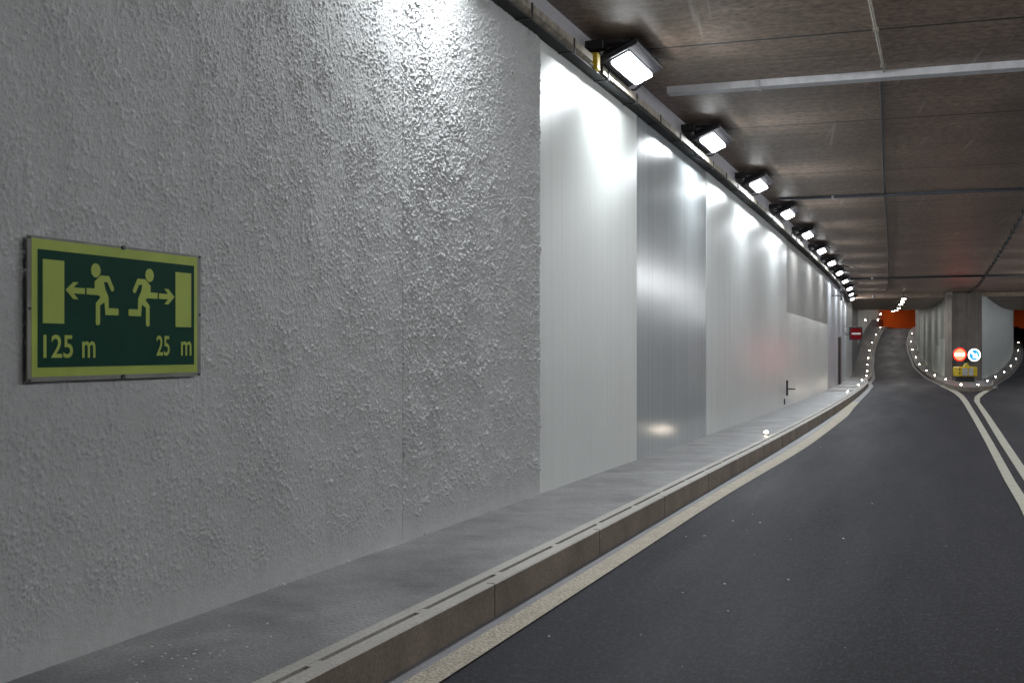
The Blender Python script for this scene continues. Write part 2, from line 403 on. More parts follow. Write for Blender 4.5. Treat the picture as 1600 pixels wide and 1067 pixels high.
# double line that splits round the island nose
c0 = lambda k, w: (lambda y: k-w)
def band(name, pts_a, pts_b, m):      # two point lists (X,Y)
    mb = MB(); vs = []
    for a, b in zip(pts_a, pts_b): vs += [(a[0], a[1], ROAD(a[1])+.009), (b[0], b[1], ROAD(b[1])+.009)]
    return tag(mb.add(vs, [[2*i, 2*i+1, 2*i+3, 2*i+2] for i in range(len(pts_a)-1)]).build(name, m), kind='structure')
def px_ground(px, py, dz=-.2):
    z = 30.0
    for _ in range(80): z = .5*z+.5*1850*(-(EF(z)+dz))/(py-545)
    return ((px-800)/1850*z, z)
la = [(1592, 790), (1570, 752), (1540, 692), (1520, 655), (1506, 631), (1499, 621.5), (1490, 614), (1480, 608.5), (1469, 603.5)]
lb = [(1611, 790), (1586, 752), (1552, 692), (1530, 655), (1513.5, 628), (1506, 618.5), (1496, 611), (1484, 606), (1471, 601.5)]
ra = [(1629, 790), (1604, 758), (1562, 692), (1540, 655), (1527, 634), (1522, 627), (1523, 620), (1530, 614.5), (1541, 609), (1553, 603.5)]
rb = [(1649, 790), (1620, 758), (1575, 692), (1550, 655), (1537, 637), (1531, 629), (1531, 622), (1537, 616.5), (1546, 611), (1556, 605)]
def full(pa, pb, oa, ob):
    A = [tuple(at(W, y, oa, 0))[:2] for y in rng_y(-30, 10, 2)]; B = [tuple(at(W, y, ob, 0))[:2] for y in rng_y(-30, 10, 2)]
    return A+[px_ground(*q) for q in pa], B+[px_ground(*q) for q in pb]
a, b = full(la, lb, 4.47, 4.61); band('centre_line', a, b, M['line'])
a, b = full(ra, rb, 4.74, 4.88); band('centre_line', a, b, M['line'])
# right-hand lane: kerb, footway
RW = XW
fr = MB().sweep(RW, FY, [(.05, -.25), (.05, 0), (-1.0, 0), (-1.0, -.25)], FOOT); tag(fr.build('footway', M['footway']), kind='structure')
kr = MB().sweep(RW, FY, [(-1.003, -.24), (-1.003, .004), (-1.2, .004), (-1.2, -.24)], FOOT); tag(kr.build('kerb', M['kerb_face']), kind='structure')
# traffic island
IY = rng_y(50, 168, .5)
IO = lambda y: .28*min(1, max(0, (y-50)/3.0))**.5
IL = lambda y: XL(y)-IO(y); IR = lambda y: XR(y)+IO(y)
mb = MB(); n0 = len(IY)
ins = .04
for (dl, top, mi) in ((0, FOOT, 0),):
    vs = []; fs = []
    for y in IY: vs += [(IL(y), y, ROAD(y)-.05), (IL(y), y, FOOT(y)), (IL(y)+ins, y, FOOT(y)+.002), (IR(y)-ins, y, FOOT(y)+.002), (IR(y), y, FOOT(y)), (IR(y), y, ROAD(y)-.05)]
    for i in range(n0-1):
        for j in range(5): fs.append([6*i+j, 6*i+6+j, 6*i+7+j, 6*i+1+j])
    mb.add(vs, fs)
io = mb.build('traffic_island', [M['footway'], M['kerb_face'], M['kerb_top']]); tag(io, kind='structure')
for k, p in enumerate(io.data.polygons):
    j = k % 5
    p.material_index = 1 if (j in (0, 4) ) else (2 if j in (1, 3) else 0)
for sgn, nm, pth in ((-1, 'island_edge_line', IL), (1, 'island_edge_line', IR)):
    A = [(pth(y)+sgn*.05, y) for y in rng_y(56, 168, 1)]; B = [(pth(y)+sgn*.22, y) for y in rng_y(56, 168, 1)]
    band(nm, A, B, M['gutter'])

# ------------------------------------------------------------------ left wall
lw = thing('tunnel_wall', tuple(at(W, 9, 0, FOOT(9))), 'long tunnel side wall, rough grey plaster nearest then smooth white panels, carrying the green exit sign', 'wall')
def wallpart(name, y0, y1, e0, e1, off, m, step=1.0, path=W, root=lw, thick=.3, sgn=1):
    mb = MB(); ys = rng_y(y0, y1, step); vs = []
    for y in ys:
        z0 = e0(y); z1 = e1(y)
        for o, z in ((off, z0), (off, z1), (off-sgn*thick, z1), (off-sgn*thick, z0)): vs.append(at(path, y, o, z))
    fs = []
    for i in range(len(ys)-1):
        for j in range(4): k = (j+1) % 4; fs.append([4*i+j, 4*i+k, 4*i+4+k, 4*i+4+j])
    fs += [[0, 1, 2, 3], [4*(len(ys)-1)+q for q in (3, 2, 1, 0)]]
    return build_in(mb.add(vs, fs), name, m, root)
ftop = lambda y: FOOT(y)-.02
ctop = lambda y: CEIL(y)+.05
tray0 = lambda y: ET(y)+EYE
# displaced rough-cast plaster
def fft_noise(nx, ny, dx, wl_lo, wl_hi, seed):
    r = np.random.default_rng(seed); a = r.standard_normal((ny, nx))
    fx = np.fft.fftfreq(nx, dx)[None, :]; fy = np.fft.fftfreq(ny, dx)[:, None]; k = np.sqrt(fx*fx+fy*fy)+1e-9
    filt = ((k > 1/wl_hi) & (k < 1/wl_lo)).astype(float)*np.exp(-(k*wl_lo*.6)**2)
    b = np.fft.ifft2(np.fft.fft2(a)*filt).real; return b/b.std()
def plaster(name, y0, y1, amp, seed, off, m, wl=1.0):
    d = .006
    n1 = math.sqrt(1+.37**2); nx = int((y1-y0)*n1/d); H = 4.5+.02; nz = int(H/d)
    g3 = fft_noise(nx, nz, d, .3, 1.6, seed+2); g2 = fft_noise(nx, nz, d, .0095, .022, seed+1)
    r_ = np.random.default_rng(seed+9); blob = np.zeros((nz, nx))
    fx = np.fft.fftfreq(nx, d)[None, :]; fy = np.fft.fftfreq(nz, d)[:, None]
    for sg_, dens, hh in ((.0042, .085, .75), (.0064, .034, .9), (.0105, .006, .85)):     # thrown splashes of three sizes
        sg_ *= wl; imp = (r_.random((nz, nx)) < dens)*r_.uniform(.3, 1.25, (nz, nx))
        ker = np.exp(-2*(math.pi*sg_)**2*(fx*fx+fy*fy))*(2*math.pi*sg_*sg_/d/d)
        blob = np.maximum(blob, hh*np.clip(np.fft.ifft2(np.fft.fft2(imp)*ker).real, 0, 1.6))
    disp = amp*(blob*(1+.22*np.clip(g3, -1, 1))+.16*g2)
    zz = np.arange(nz)*d-.02
    fade = np.clip((zz-.05)/.22, .12, 1)[:, None]; fade = fade*(.9+.12*np.clip(g3, -1, 1)); 
    disp = disp*fade
    disp += amp*.05*np.clip(g3, -1, 1.5)
    pass
    ys = np.linspace(y0, y1, nx); bx = np.empty(nx); nxx = np.empty(nx); nyy = np.empty(nx); fz = np.empty(nx); tz = np.empty(nx)
    for i, y in enumerate(ys):
        X, a, b, _, _ = frame(W, y); bx[i] = X; nxx[i] = a; nyy[i] = b; fz[i] = FOOT(y); tz[i] = tray0(y)+.02
    t = np.linspace(0, 1, nz)[:, None]; Z = (fz-.02)[None, :]*(1-t)+tz[None, :]*t
    o = off+disp
    co = np.stack([bx[None, :]+o*nxx[None, :]-lw.location.x, ys[None, :]+o*nyy[None, :]-lw.location.y, Z-lw.location.z], -1).reshape(-1, 3)
    idx = np.arange(nx*nz).reshape(nz, nx)
    q = np.stack([idx[:-1, :-1], idx[:-1, 1:], idx[1:, 1:], idx[1:, :-1]], -1).reshape(-1, 4)
    # returns at both ends so that the coat has a thickness
    ex = []
    vadd = []
    base = len(co)
    for col_i in (0, nx-1):
        st = base+len(vadd)
        for k in range(nz):
            yv = ys[col_i]; vadd.append((bx[col_i]-.1*nxx[col_i]-lw.location.x, yv-.1*nyy[col_i]-lw.location.y, Z[k, col_i]-lw.location.z))
        for k in range(nz-1): ex.append((idx[k, col_i], idx[k+1, col_i], st+k+1, st+k))
    co = np.vstack([co, np.array(vadd)]); q = np.vstack([q, np.array(ex)])
    me = bpy.data.meshes.new(name); me.vertices.add(len(co)); me.vertices.foreach_set('co', co.astype(np.float32).ravel())
    me.loops.add(q.size); me.loops.foreach_set('vertex_index', q.astype(np.int32).ravel())
    me.polygons.add(len(q)); me.polygons.foreach_set('loop_start', np.arange(0, q.size, 4, dtype=np.int32)); me.polygons.foreach_set('loop_total', np.full(len(q), 4, np.int32))
    me.polygons.foreach_set('use_smooth', np.ones(len(q), bool)); me.update(calc_edges=True); me.validate()
    me.materials.append(m); ob = bpy.data.objects.new(name, me); COL.objects.link(ob); ob.parent = lw; return ob
tag(plaster('rough_plaster', 3.2, 8.7185, .0085, 3, .008, M['plaster'], .85), 'fine rough-cast grey plaster behind the green exit sign')
tag(plaster('rough_plaster', 8.72, 11.66, .0135, 21, .008, M['plaster'], 1.05), 'coarser rough-cast grey plaster beside the first white panel')
wallpart('plaster_backing', -30, 11.66, ftop, tray0, -.03, M['plaster'])
wallpart('plain_plaster', -30, 3.2, ftop, tray0, .006, M['plaster'], 1.0, thick=.03)
wallpart('upper_band', -30, 66, lambda y: tray0(y)-.001, ctop, -.01, M['upper'])
tag(wallpart('wall_panel', 11.665, 15.40, ftop, tray0, 0, M['panel_matt']), 'pale satin white panel next to the rough plaster')
tag(wallpart('wall_panel', 15.404, 20.05, ftop, tray0, -.006, M['panel_gloss']), 'darker glossy grey panel that mirrors the lights')
p2 = lambda y: .97+EYE if y < 38 else .95+EYE
tag(wallpart('wall_panel', 20.054, 31.4, ftop, tray0, 0, M['panel_satin']), 'long semi gloss white panel')
wallpart('wall_panel', 31.404, 46.6, ftop, p2, 0, M['panel_satin'])
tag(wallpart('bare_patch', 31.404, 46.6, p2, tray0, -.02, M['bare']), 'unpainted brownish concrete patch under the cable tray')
wallpart('concrete_wall', 46.6, 66, ftop, tray0, -.03, M['grey_wall'])
wallpart('concrete_wall', 66, 79, ftop, ctop, -.03, M['grey_wall'])
wallpart('shade_toned_wall', 79, 110, ftop, ctop, -.05, M['dark_wall'], 1.5)  # unlit stretch of the same wall, its shade put into the dark colour
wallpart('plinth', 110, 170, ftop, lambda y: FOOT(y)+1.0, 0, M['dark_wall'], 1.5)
wallpart('ramp_wall', 110, 170, lambda y: FOOT(y)+1.0, ctop, -.03, M['ramp_wall'], 1.5)
wallpart('ramp_end', 170, 181.6, lambda y: ROAD(y)-.3, lambda y: CEIL(y)+.5, -.03, M['ramp_wall'], .4)
# rough mortar lumps along the foot of the near wall
mb = MB(); vs = []; ys = rng_y(3.4, 11.6, .012); fs = []
big = 0.0
for i, y in enumerate(ys):
    big = .86*big+.14*random.gauss(0, 1); g_ = max(0, 1.4*big+.12) if y > 6.4 else max(0, -.15+1.2*big)
    g_ = min(g_, 1.3)*random.uniform(.45, 1)
    vs += [at(W, y, .0, FOOT(y)-.004+.03*g_), at(W, y, .004+.016*g_, FOOT(y)-.003+.02*g_*random.uniform(.4, 1)), at(W, y, .006+.026*g_, FOOT(y)-.004)]
for i in range(len(ys)-1):
    for j in range(2): fs.append([3*i+j, 3*i+j+1, 3*i+4+j, 3*i+3+j])
build_in(mb.add(vs, fs, 0, False), 'mortar_fillet', M['skirt'], lw)

# right wall
rw = thing('tunnel_wall', tuple(at(XW, 30, 0, FOOT(30))), 'tunnel side wall beyond the opposite lane, at the right of the fork', 'wall')
wallpart('concrete_wall', -30, 165, ftop, ctop, 0, M['grey_wall'], 2.0, XW, rw, .3, -1)
wallpart('ramp_end', 165, 184.4, lambda y: ROAD(y)-.3, lambda y: CEIL(y)+.5, 0, M['ramp_wall'], .4, XW, rw, .3, -1)

# ------------------------------------------------------------------ dividing walls and pillar at the fork
WL = lambda y: XL(y)+.5; WR = lambda y: XR(y)-.5
for pth, sgn, lab in ((WL, 1, 'streaked white concrete wall on the left side of the fork island'), (WR, -1, 'streaked white concrete wall on the right side of the fork island')):
    dv = thing('dividing_wall', (pth(100), 100, FOOT(100)), lab, 'wall')
    y0 = 65.2
    def isl(name, ya, yb, f0, f1, off, m, step=1.5):
        mb = MB(); ys = rng_y(ya, yb, step); vs = []
        for y in ys:
            for o, z in ((off, f0(y)), (off, f1(y)), (off+.3, f1(y)), (off+.3, f0(y))): vs.append((pth(y)+sgn*o, y, z))
        fs = [[4*i+j, 4*i+(j+1) % 4, 4*i+4+(j+1) % 4, 4*i+4+j] for i in range(len(ys)-1) for j in range(4)]+[[0, 1, 2, 3], [4*(len(ys)-1)+q for q in (3, 2, 1, 0)]]
        return build_in(mb.add(vs, fs), name, m, dv)
    isl('wall', y0, 168, lambda y: FOOT(y)-.02, ctop, 0, M['island_wall'])
    if sgn == 1:
        tag(isl('fresh_paint', y0+.05, 72, lambda y: FOOT(y)+.02, lambda y: FOOT(y)+2.55, -.006, M['island_fresh']), 'stepped patch of fresh pale paint')
        isl('fresh_paint', 72, 77.5, lambda y: FOOT(y)+.02, lambda y: FOOT(y)+2.35, -.006, M['island_fresh'])
        isl('fresh_paint', 77.5, 83.5, lambda y: FOOT(y)+.02, lambda y: FOOT(y)+1.9, -.006, M['island_fresh'])
pl = thing('pillar', (24.8, 64.6, FOOT(64.6)), 'rough brown concrete pillar at the nose of the fork, behind the lit signs', 'pillar')
mb = MB(); zb, zt = FOOT(64.6)-.05, CEIL(64.6)+.1
pts = [(23.98, 64.55), (25.62, 64.55), (25.62, 65.3), (26.0, 66.2), (24.2, 66.2), (23.98, 65.3)]
mb.prism(pts, zb, zt, lambda a, b, t: Vector((a, b, t)))
build_in(mb, 'shaft', M['pillar'], pl)

# ------------------------------------------------------------------ ceiling ducts, pipe, cable
ux, uy = math.cos(math.radians(19.3)), -math.sin(math.radians(19.3))
def cross_duct(y0, w, h, m, label, length):
    p = at(W, y0, .28, 0); t = thing('ceiling_duct', (p.x, p.y, CEIL(y0)), label, 'duct', 'ducts crossing the ceiling')
    mb = MB(); n = 8
    vs = []; prof = [(-w/2, .03), (-w/2, -h), (w/2, -h), (w/2, .03)]
    for i in range(n+1):
        q = Vector((p.x+ux*length*i/n, p.y+uy*length*i/n, 0))
        for a_, h_ in prof: vs.append((q.x-uy*a_, q.y+ux*a_, CEIL(q.y)+h_))
    fs = [[4*i+j, 4*i+(j+1) % 4, 4*i+4+(j+1) % 4, 4*i+4+j] for i in range(n) for j in range(4)]+[[0, 1, 2, 3], [4*n+3, 4*n+2, 4*n+1, 4*n]]
    build_in(mb.add(vs, fs), 'channel', m, t)
    for i in range(3):
        q = Vector((p.x+ux*(1.2+i*3.9), p.y+uy*(1.2+i*3.9), 0))
        mx = Matrix(((ux, -uy, 0, q.x), (uy, ux, 0, q.y), (0, 0, 1, CEIL(q.y)), (0, 0, 0, 1)))
        mb = MB().box((0, 0, -h/2-.004), (.05, w+.05, h+.012), mx, 0, .004); build_in(mb, 'clamp', M['steel'] if i == 0 else m, t)
    return t
cross_duct(16.0, .22, .09, M['duct'], 'nearest pale metal duct across the ceiling, starting beside the first floodlight', 9.0)
cross_duct(27.5, .16, .05, M['dark_wall'], 'second thin duct across the ceiling, between the third and fourth floodlights', 9.0)
cross_duct(54.5, .22, .08, M['cable'], 'third dark duct across the ceiling, far down the tunnel', 10.0)
cross_duct(68.0, .30, .22, M['ceiling'], 'brown ceiling beam just before the fork pillar', 11.0)
def along(name, label, cat, y0, y1, off, r, m, dip=0.0, clips=True, group=None):
    t = thing(name, tuple(at(W, y0, 3.0, CEIL(y0))), label, cat, group); mb = MB()
    of = off if callable(off) else (lambda q_: off)
    mb.tube([at(W, y, of(y), CEIL(y)-r-.004-dip) for y in rng_y(y0, y1, 1.0)], r, 8); build_in(mb, 'pipe', m, t)
    if clips:
        for y in rng_y(y0+.5, y1-.3, 1.6):
            cb = MB().box((0, 0, 0), (.04, r*2+.03, 2*r+.012), mat_at(W, y, of(y), CEIL(y)-r-.003-dip), 0, .004); build_in(cb, 'clip', m, t)
    return t
along('conduit', 'thin grey conduit pipe running along the ceiling towards the nearest duct', 'pipe', 2, 15.9, 3.05, .016, M['cable_grey'])
along('joint_seal', 'dark sealed joint running along the ceiling down the tunnel', 'joint', 16.2, 66, pchip([16, 27, 53, 66], [3.0, 2.62, 2.2, 2.1]), .018, M['cable'], -.012, False)
along('ceiling_cable', 'thick black corrugated cable along the ceiling on the right, over the opposite lane', 'cable', 18, 67, pchip([18, 29, 66], [5.55, 5.75, 6.5]), .04, M['cable'])

# ------------------------------------------------------------------ cable tray on the left wall
ct = thing('cable_tray', tuple(at(W, 13, 0, tray0(13))), 'metal cable tray along the top of the left wall under the floodlights', 'cable tray')
TY = rng_y(-12, 12.9, .8)
mb = MB().sweep(W, TY, [(-.01, 0), (.12, 0), (.17, .04), (.17, .11), (.09, .165), (-.01, .165)], tray0); build_in(mb, 'closed_duct', M['tray'], ct)
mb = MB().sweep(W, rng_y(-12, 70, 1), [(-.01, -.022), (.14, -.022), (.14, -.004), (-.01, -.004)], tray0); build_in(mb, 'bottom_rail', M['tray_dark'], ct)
T2 = rng_y(13.3, 70, 1.0)
mb = MB().sweep(W, T2, [(-.01, .001), (.17, .001), (.17, .085), (.162, .085), (.162, .012), (-.01, .012)], tray0); build_in(mb, 'open_tray', M['tray'], ct)
cbl = MB()
for k, (o, r) in enumerate(((.03, .02), (.075, .026), (.125, .018))):
    cbl.tube([at(W, y, o+.006*math.sin(y*1.7+k), tray0(y)+.014+r+.004*math.sin(2.3*y+k)) for y in rng_y(12.8, 69, .7)], r, 6)
build_in(cbl, 'cable', M['cable_grey'], ct)
for y in rng_y(6, 66, 1.25):
    mb = MB(); top = .113 if y < 13 else .092
    mb.prism([(-.002, -.034), (.182, -.034), (.182, top), (.173, top), (.173, -.026), (-.002, -.026)], -.013, .013, lambda a_, b_, t_: at(W, y+t_, a_, tray0(y)+b_))
    build_in(mb, 'strap', M['black'], ct)
mb = MB().box((0, 0, .08), (.12, .20, .19), mat_at(W, 13.1, .08, tray0(13.1)), 0, .01); build_in(mb, 'yellow_marker', M['tag'], ct)

# ------------------------------------------------------------------ floodlights
ORD = ['first', 'second', 'third', 'fourth', 'fifth', 'sixth', 'seventh', 'eighth', 'ninth', 'tenth', 'eleventh', 'twelfth', 'thirteenth', 'fourteenth', 'fifteenth', 'sixteenth', 'seventeenth', 'eighteenth', 'nineteenth', 'twentieth', 'twenty-first']
def floodlight(y, label, path=W, sg=1):
    zt = CEIL(y); p = at(path, y, sg*.36, zt-.25)
    t = thing('floodlight', tuple(p), label, 'lamp', 'floodlights along the left wall' if sg == 1 else 'floodlights along the right wall')
    mx = mat_at(path, y, sg*.36, zt-.25)
    if sg < 0: mx = mx @ Matrix.Rotation(math.pi, 4, 'Z')
    tilt = Matrix.Rotation(math.radians(-24 if sg > 0 else (-55 if y < 60 else -18)), 4, 'X')          # wall side (local +y) hangs lower
    m2 = mx @ tilt
    mb = MB()
    prof = [(-.62, -.25), (.62, -.25), (.62, .25), (-.62, .25)]
    mb.box((0, 0, .055), (1.30, .50, .07), m2, 0, .02)
    mb.box((0, 0, .11), (1.05, .30, .06), m2, 0, .02)
    for i in range(9): mb.box((-.5+.125*i, 0, .145), (.02, .34, .03), m2)   # cooling ribs
    h = build_in(mb, 'housing', M['housing'], t)
    mb = MB()
    for sy in (-1, 1): mb.box((0, sy*.112, .014), (1.16, .022, .02), m2, 0, .004)
    for sx in (-1, 1): mb.box((sx*.572, 0, .014), (.024, .202, .02), m2, 0, .004)
    mb.box((0, .125, -.008), (1.13, .012, .06), m2, 0, .004)
    build_in(mb, 'lens_frame', M['glassrim'], t)
    mb = MB().box((0, 0, -.004), (1.11, .20, .045), m2); build_in(mb, 'lens', M['lamp'], t)
    ld = bpy.data.lights.new('tube_light', 'AREA'); ld.shape = 'RECTANGLE'; ld.size = 1.08; ld.size_y = .19
    ld.energy = (LAMP if sg > 0 else LAMP_R)*math.pi*ld.size*ld.size_y; ld.color = (.90, .96, 1.0) if sg > 0 else (.95, .975, 1.0)
    lo = bpy.data.objects.new('tube_light', ld); COL.objects.link(lo); lo.parent = t
    lo.matrix_local = Matrix.Translation(-Vector(t.location)) @ m2 @ Matrix.Translation((0, 0, -.029))
    mb = MB()
    for sx in (-.48, .48):
        mb.box((sx, .20, .17), (.05, .40, .03), mx); mb.box((sx, .40, .10), (.05, .03, .22), mx); mb.box((sx, .02, .155), (.04, .06, .06), mx)
    mb.box((0, .405, .02), (1.0, .02, .05), mx); build_in(mb, 'bracket', M['black'], t)
    mb = MB().box((-.62, .27, .13), (.16, .22, .10), mx, 0, .01); build_in(mb, 'junction_box', M['black'], t)
    for k in (0, .05):
        mb = MB().tube([mx @ Vector((.60+k, .03, .04)), mx @ Vector((.70+k, .06, -.02)), mx @ Vector((.74+k, .16, -.08)), mx @ Vector((.66+k, .27, -.10)), mx @ Vector((.62+k, .34, -.14))], .008, 6)
        build_in(mb, 'power_cord', M['cable'], t)
    return t
for i, y in enumerate((8.95, -.75)):
    floodlight(y, f'floodlight above the rough plaster, {ORD[i]} back from the nearest one in view')
for i in range(12):
    y = 13.85+4.9*i
    floodlight(y, 'nearest and largest bright floodlight on the left wall, beside the yellow marker' if i == 0 else
               f'{ORD[i]} bright floodlight down the left wall, counted from the nearest')
# small lamps over the left branch
for i, y in enumerate((66, 72, 79, 87, 95.5, 104, 110, 118, 126, 134, 142, 150, 158)):
    if i < 6: x = ([1412, 1410, 1407.5, 1404.5, 1400.5, 1396][i]-800)/1850*y; z = min(CEIL(y)-.10, EYE+(545-[467, 471.5, 475.5, 479.3, 482.8, 486][i])/1850*y)
    else: x = W(y)+3.2; z = CEIL(y)-.14
    t = thing('ceiling_lamp', (x, y, z), f'{ORD[i]} small ceiling lamp in the row above the left branch road', 'lamp', 'lamps above the left branch')
    mx = Matrix.Translation((x, y, z)) @ Matrix.Rotation(math.radians(-19), 4, 'Z')
    mb = MB().box((0, 0, .05), (.34, .55, .09), mx, 0, .02); mb.box((0, 0, (CEIL(y)-z)/2+.04), (.04, .04, max(.04, CEIL(y)-z-.06)), mx); build_in(mb, 'housing', M['housing'], t)
    mb = MB().box((0, 0, -.01), (.22, .24, .05), mx); build_in(mb, 'lens', M['small_lamp'], t)
    ld = bpy.data.lights.new('tube_light', 'AREA'); ld.shape = 'RECTANGLE'; ld.size = .2; ld.size_y = .22; ld.energy = 85; ld.color = (1, .96, .9)
    lo = bpy.data.objects.new('tube_light', ld); COL.objects.link(lo); lo.parent = t; lo.matrix_local = Matrix.Translation((0, 0, -.037))
# sodium lamps round the bends
for i in range(21):
    y = 0+5*i if i < 13 else 60+7*(i-12); floodlight(y, f'{ORD[i]} floodlight along the right-hand tunnel wall, counted from the near end', XW, -1)
for (x, y, lab) in ((59.3, 170.3, 'orange sodium lamp round the bend of the left branch'), (69.6, 172.0, 'orange sodium lamp round the bend of the right branch')):
    z = EYE+7.4
    t = thing('sodium_lamp', (x, y, z), lab, 'lamp', 'orange lamps round the bends')
    mx = Matrix.Translation((x, y, z))
    mb = MB().box((0, 0, .09), (.5, 1.1, .14), mx, 0, .03); mb.box((0, 0, (CEIL(y)-z)/2+.1), (.06, .06, max(.1, CEIL(y)-z-.1)), mx); build_in(mb, 'housing', M['housing'], t)
    mb = MB().box((0, 0, -.02), (.42, 1.0, .09), mx, 0, .02); build_in(mb, 'lens', M['sodium'], t)
    ld = bpy.data.lights.new('tube_light', 'AREA'); ld.shape = 'RECTANGLE'; ld.size = .4; ld.size_y = 1.0; ld.energy = 330; ld.color = (1, .115, .006)
    lo = bpy.data.objects.new('tube_light', ld); COL.objects.link(lo); lo.parent = t; lo.matrix_local = Matrix.Translation((0, 0, -.067))

# ------------------------------------------------------------------ kerb stud lights
def stud(x, y, z, label, group, head):
    t = thing('kerb_light', (x, y, z), label, 'kerb light', group)
    mx = Matrix.Translation((x, y, z)) @ Matrix.Rotation(head, 4, 'Z')
    mb = MB().box((0, 0, .02), (.11, .11, .03), mx, 0, .01); build_in(mb, 'base', M['steel'], t)
    mb = MB(); n = 7; vs = []; fs = []
    for k in range(3):
        a_ = math.pi/2*k/2; rr = .042*math.cos(a_); zz = .02+.06*math.sin(a_)
        vs += [mx @ Vector((rr*math.cos(2*math.pi*j/n), rr*math.sin(2*math.pi*j/n), zz)) for j in range(n)]
    for k in range(2):
        for j in range(n): fs.append([k*n+j, k*n+(j+1) % n, k*n+n+(j+1) % n, k*n+n+j])
    mb.add(vs, fs, 0, True); build_in(mb, 'lens', M['kerb_lamp'], t)
for i, y in enumerate([20.6, 43, 53.5, 64, 74.5, 85, 95.5, 106, 116.5, 127, 137.5, 148]):
    p = at(W, y, .92, FOOT(y))
    stud(p.x, p.y, p.z, 'single lit stud on the near footway, below the white wall panel' if i == 0 else f'{ORD[i]} lit stud along the left footway edge, counted from the near one', 'lit studs along the left footway', -.33)
for i, y in enumerate([64, 74.5, 86, 96.5, 107, 117.5, 128.5, 138.5]):
    stud(XL(y), y, FOOT(y), f'{ORD[i]} lit stud up the left edge of the fork island, counted from the pillar', 'lit studs on the fork island', -.33)
for i, (x, y) in enumerate(((20.1, 53), (20.85, 53))):
    stud(x, y, FOOT(y), ('left' if i == 0 else 'right')+' lit stud of the two on the nose of the fork island', 'lit studs on the fork island', -.33)
for i, y in enumerate([61, 71, 82.5, 94, 105, 116, 127]):
    stud(XR(y), y, FOOT(y), f'{ORD[i]} lit stud up the right edge of the fork island, counted from the nose', 'lit studs on the fork island', -.45)

for y, px, py, lab in ((158.5, 1383, 499.5, 'small round wall light beside the ramp, above the last studs of the left footway'), (166, 1390, 491, 'highest small round wall light at the bend of the left ramp'), (131, 1364, 500, 'small round wall light alone on the pale ramp wall')):
    z = EYE+(545-py)/1850*y; p = at(W, y, .03, z)
    t = thing('wall_light', tuple(p), lab, 'wall light', 'wall lights along the ramp'); mx = mat_at(W, y, 0, z) @ Matrix.Rotation(math.radians(-90), 4, 'Z')
    build_in(MB().disc((.02, 0, 0), .16, .06, mx), 'base', M['steel'], t); build_in(MB().disc((.07, 0, 0), .10, .06, mx), 'lens', M['kerb_lamp'], t)

# ------------------------------------------------------------------ green escape sign
SY0 = 5.1386
E0 = frame(W, SY0+.6); pS = at(W, SY0, .045, EYE)
tx, ty = E0[3], E0[4]; nx_, ny_ = E0[1], E0[2]
def S(a, b, t): return Vector((pS.x+tx*a+nx_*t, pS.y+ty*a+ny_*t, EYE+b))
es = thing('escape_sign', tuple(S(.63, .17, 0)), 'green and yellow emergency exit sign with two running figures and distances, on the rough wall', 'sign')
rect = lambda a0, b0, a1, b1: [(a0, b0), (a1, b0), (a1, b1), (a0, b1)]
def sp(name, polys, t0, t1, m, label=None, parent=es):
    mb = MB()
    for q in polys: mb.prism(q, t0, t1, S)
    l = Vector(es.location); mb.v = [tuple(Vector(v)-l) for v in mb.v]; o = mb.build(name, m); o.parent = parent
    if label: o['label'] = label
    return o
sp('plate', [rect(0, -.143, 1.26, .494)], -.006, .0, M['alu'])
bp = sp('border', [rect(.022, -.123, 1.227, .482)], .0, .0015, M['yg'], 'yellow-green luminous border')
gp_ = sp('green_field', [rect(.058, -.082, 1.198, .437)], .0015, .003, M['green'], 'dark green field')
T0, T1 = .003, .0045
sp('door_symbol', [rect(.087, .113, .221, .395)], T0, T1, M['yg'], 'left yellow-green door symbol', gp_)
sp('door_symbol', [rect(1.036, .113, 1.17, .395)], T0, T1, M['yg'], 'right yellow-green door symbol', gp_)
arr = [(.230, .266), (.280, .304), (.314, .304), (.282, .279), (.357, .279), (.357, .252), (.282, .252), (.314, .226), (.280, .226)]
bod = [(.368, .281), (.423, .281), (.423, .314), (.451, .334), (.468, .3445), (.524, .344), (.559, .288), (.557, .277), (.548, .272), (.538, .275), (.513, .314), (.487, .315), (.496, .283), (.519, .246), (.521, .193), (.587, .193), (.592, .188), (.592, .165), (.587, .160), (.498, .160), (.491, .219), (.460, .203), (.460, .120), (.456, .113), (.445, .110), (.434, .113), (.431, .120), (.431, .214), (.464, .242), (.448, .251), (.368, .251)]
mir = lambda q: [(1.257-a, b) for a, b in q][::-1]
def tri(poly):      # ear clipping for the non-convex symbols
    from mathutils.geometry import tessellate_polygon
    return [[poly[i] for i in t] for t in tessellate_polygon([[Vector((a, b, 0)) for a, b in poly]])]
head = [(.431+.033*math.cos(2*math.pi*k/28), .3655+.033*math.sin(2*math.pi*k/28)) for k in range(28)]
def sym(name, polys, label):
    mb = MB()
    for q in polys:
        n = len(q)
        for t in tri(q):
            mb.add([S(a, b, T1) for a, b in t], [[0, 1, 2]])
        mb.add([S(a, b, T0) for a, b in q]+[S(a, b, T1) for a, b in q], [[i, (i+1) % n, n+(i+1) % n, n+i] for i in range(n)])
    l = Vector(es.location); mb.v = [tuple(Vector(v)-l) for v in mb.v]; o = mb.build(name, M['yg']); o.parent = gp_; o['label'] = label
sym('arrow_symbol', [arr], 'arrow pointing left'); sym('arrow_symbol', [mir(arr)], 'arrow pointing right')
sym('running_figure', [bod, head], 'figure running left'); sym('running_figure', [mir(bod), mir(head)], 'figure running right')
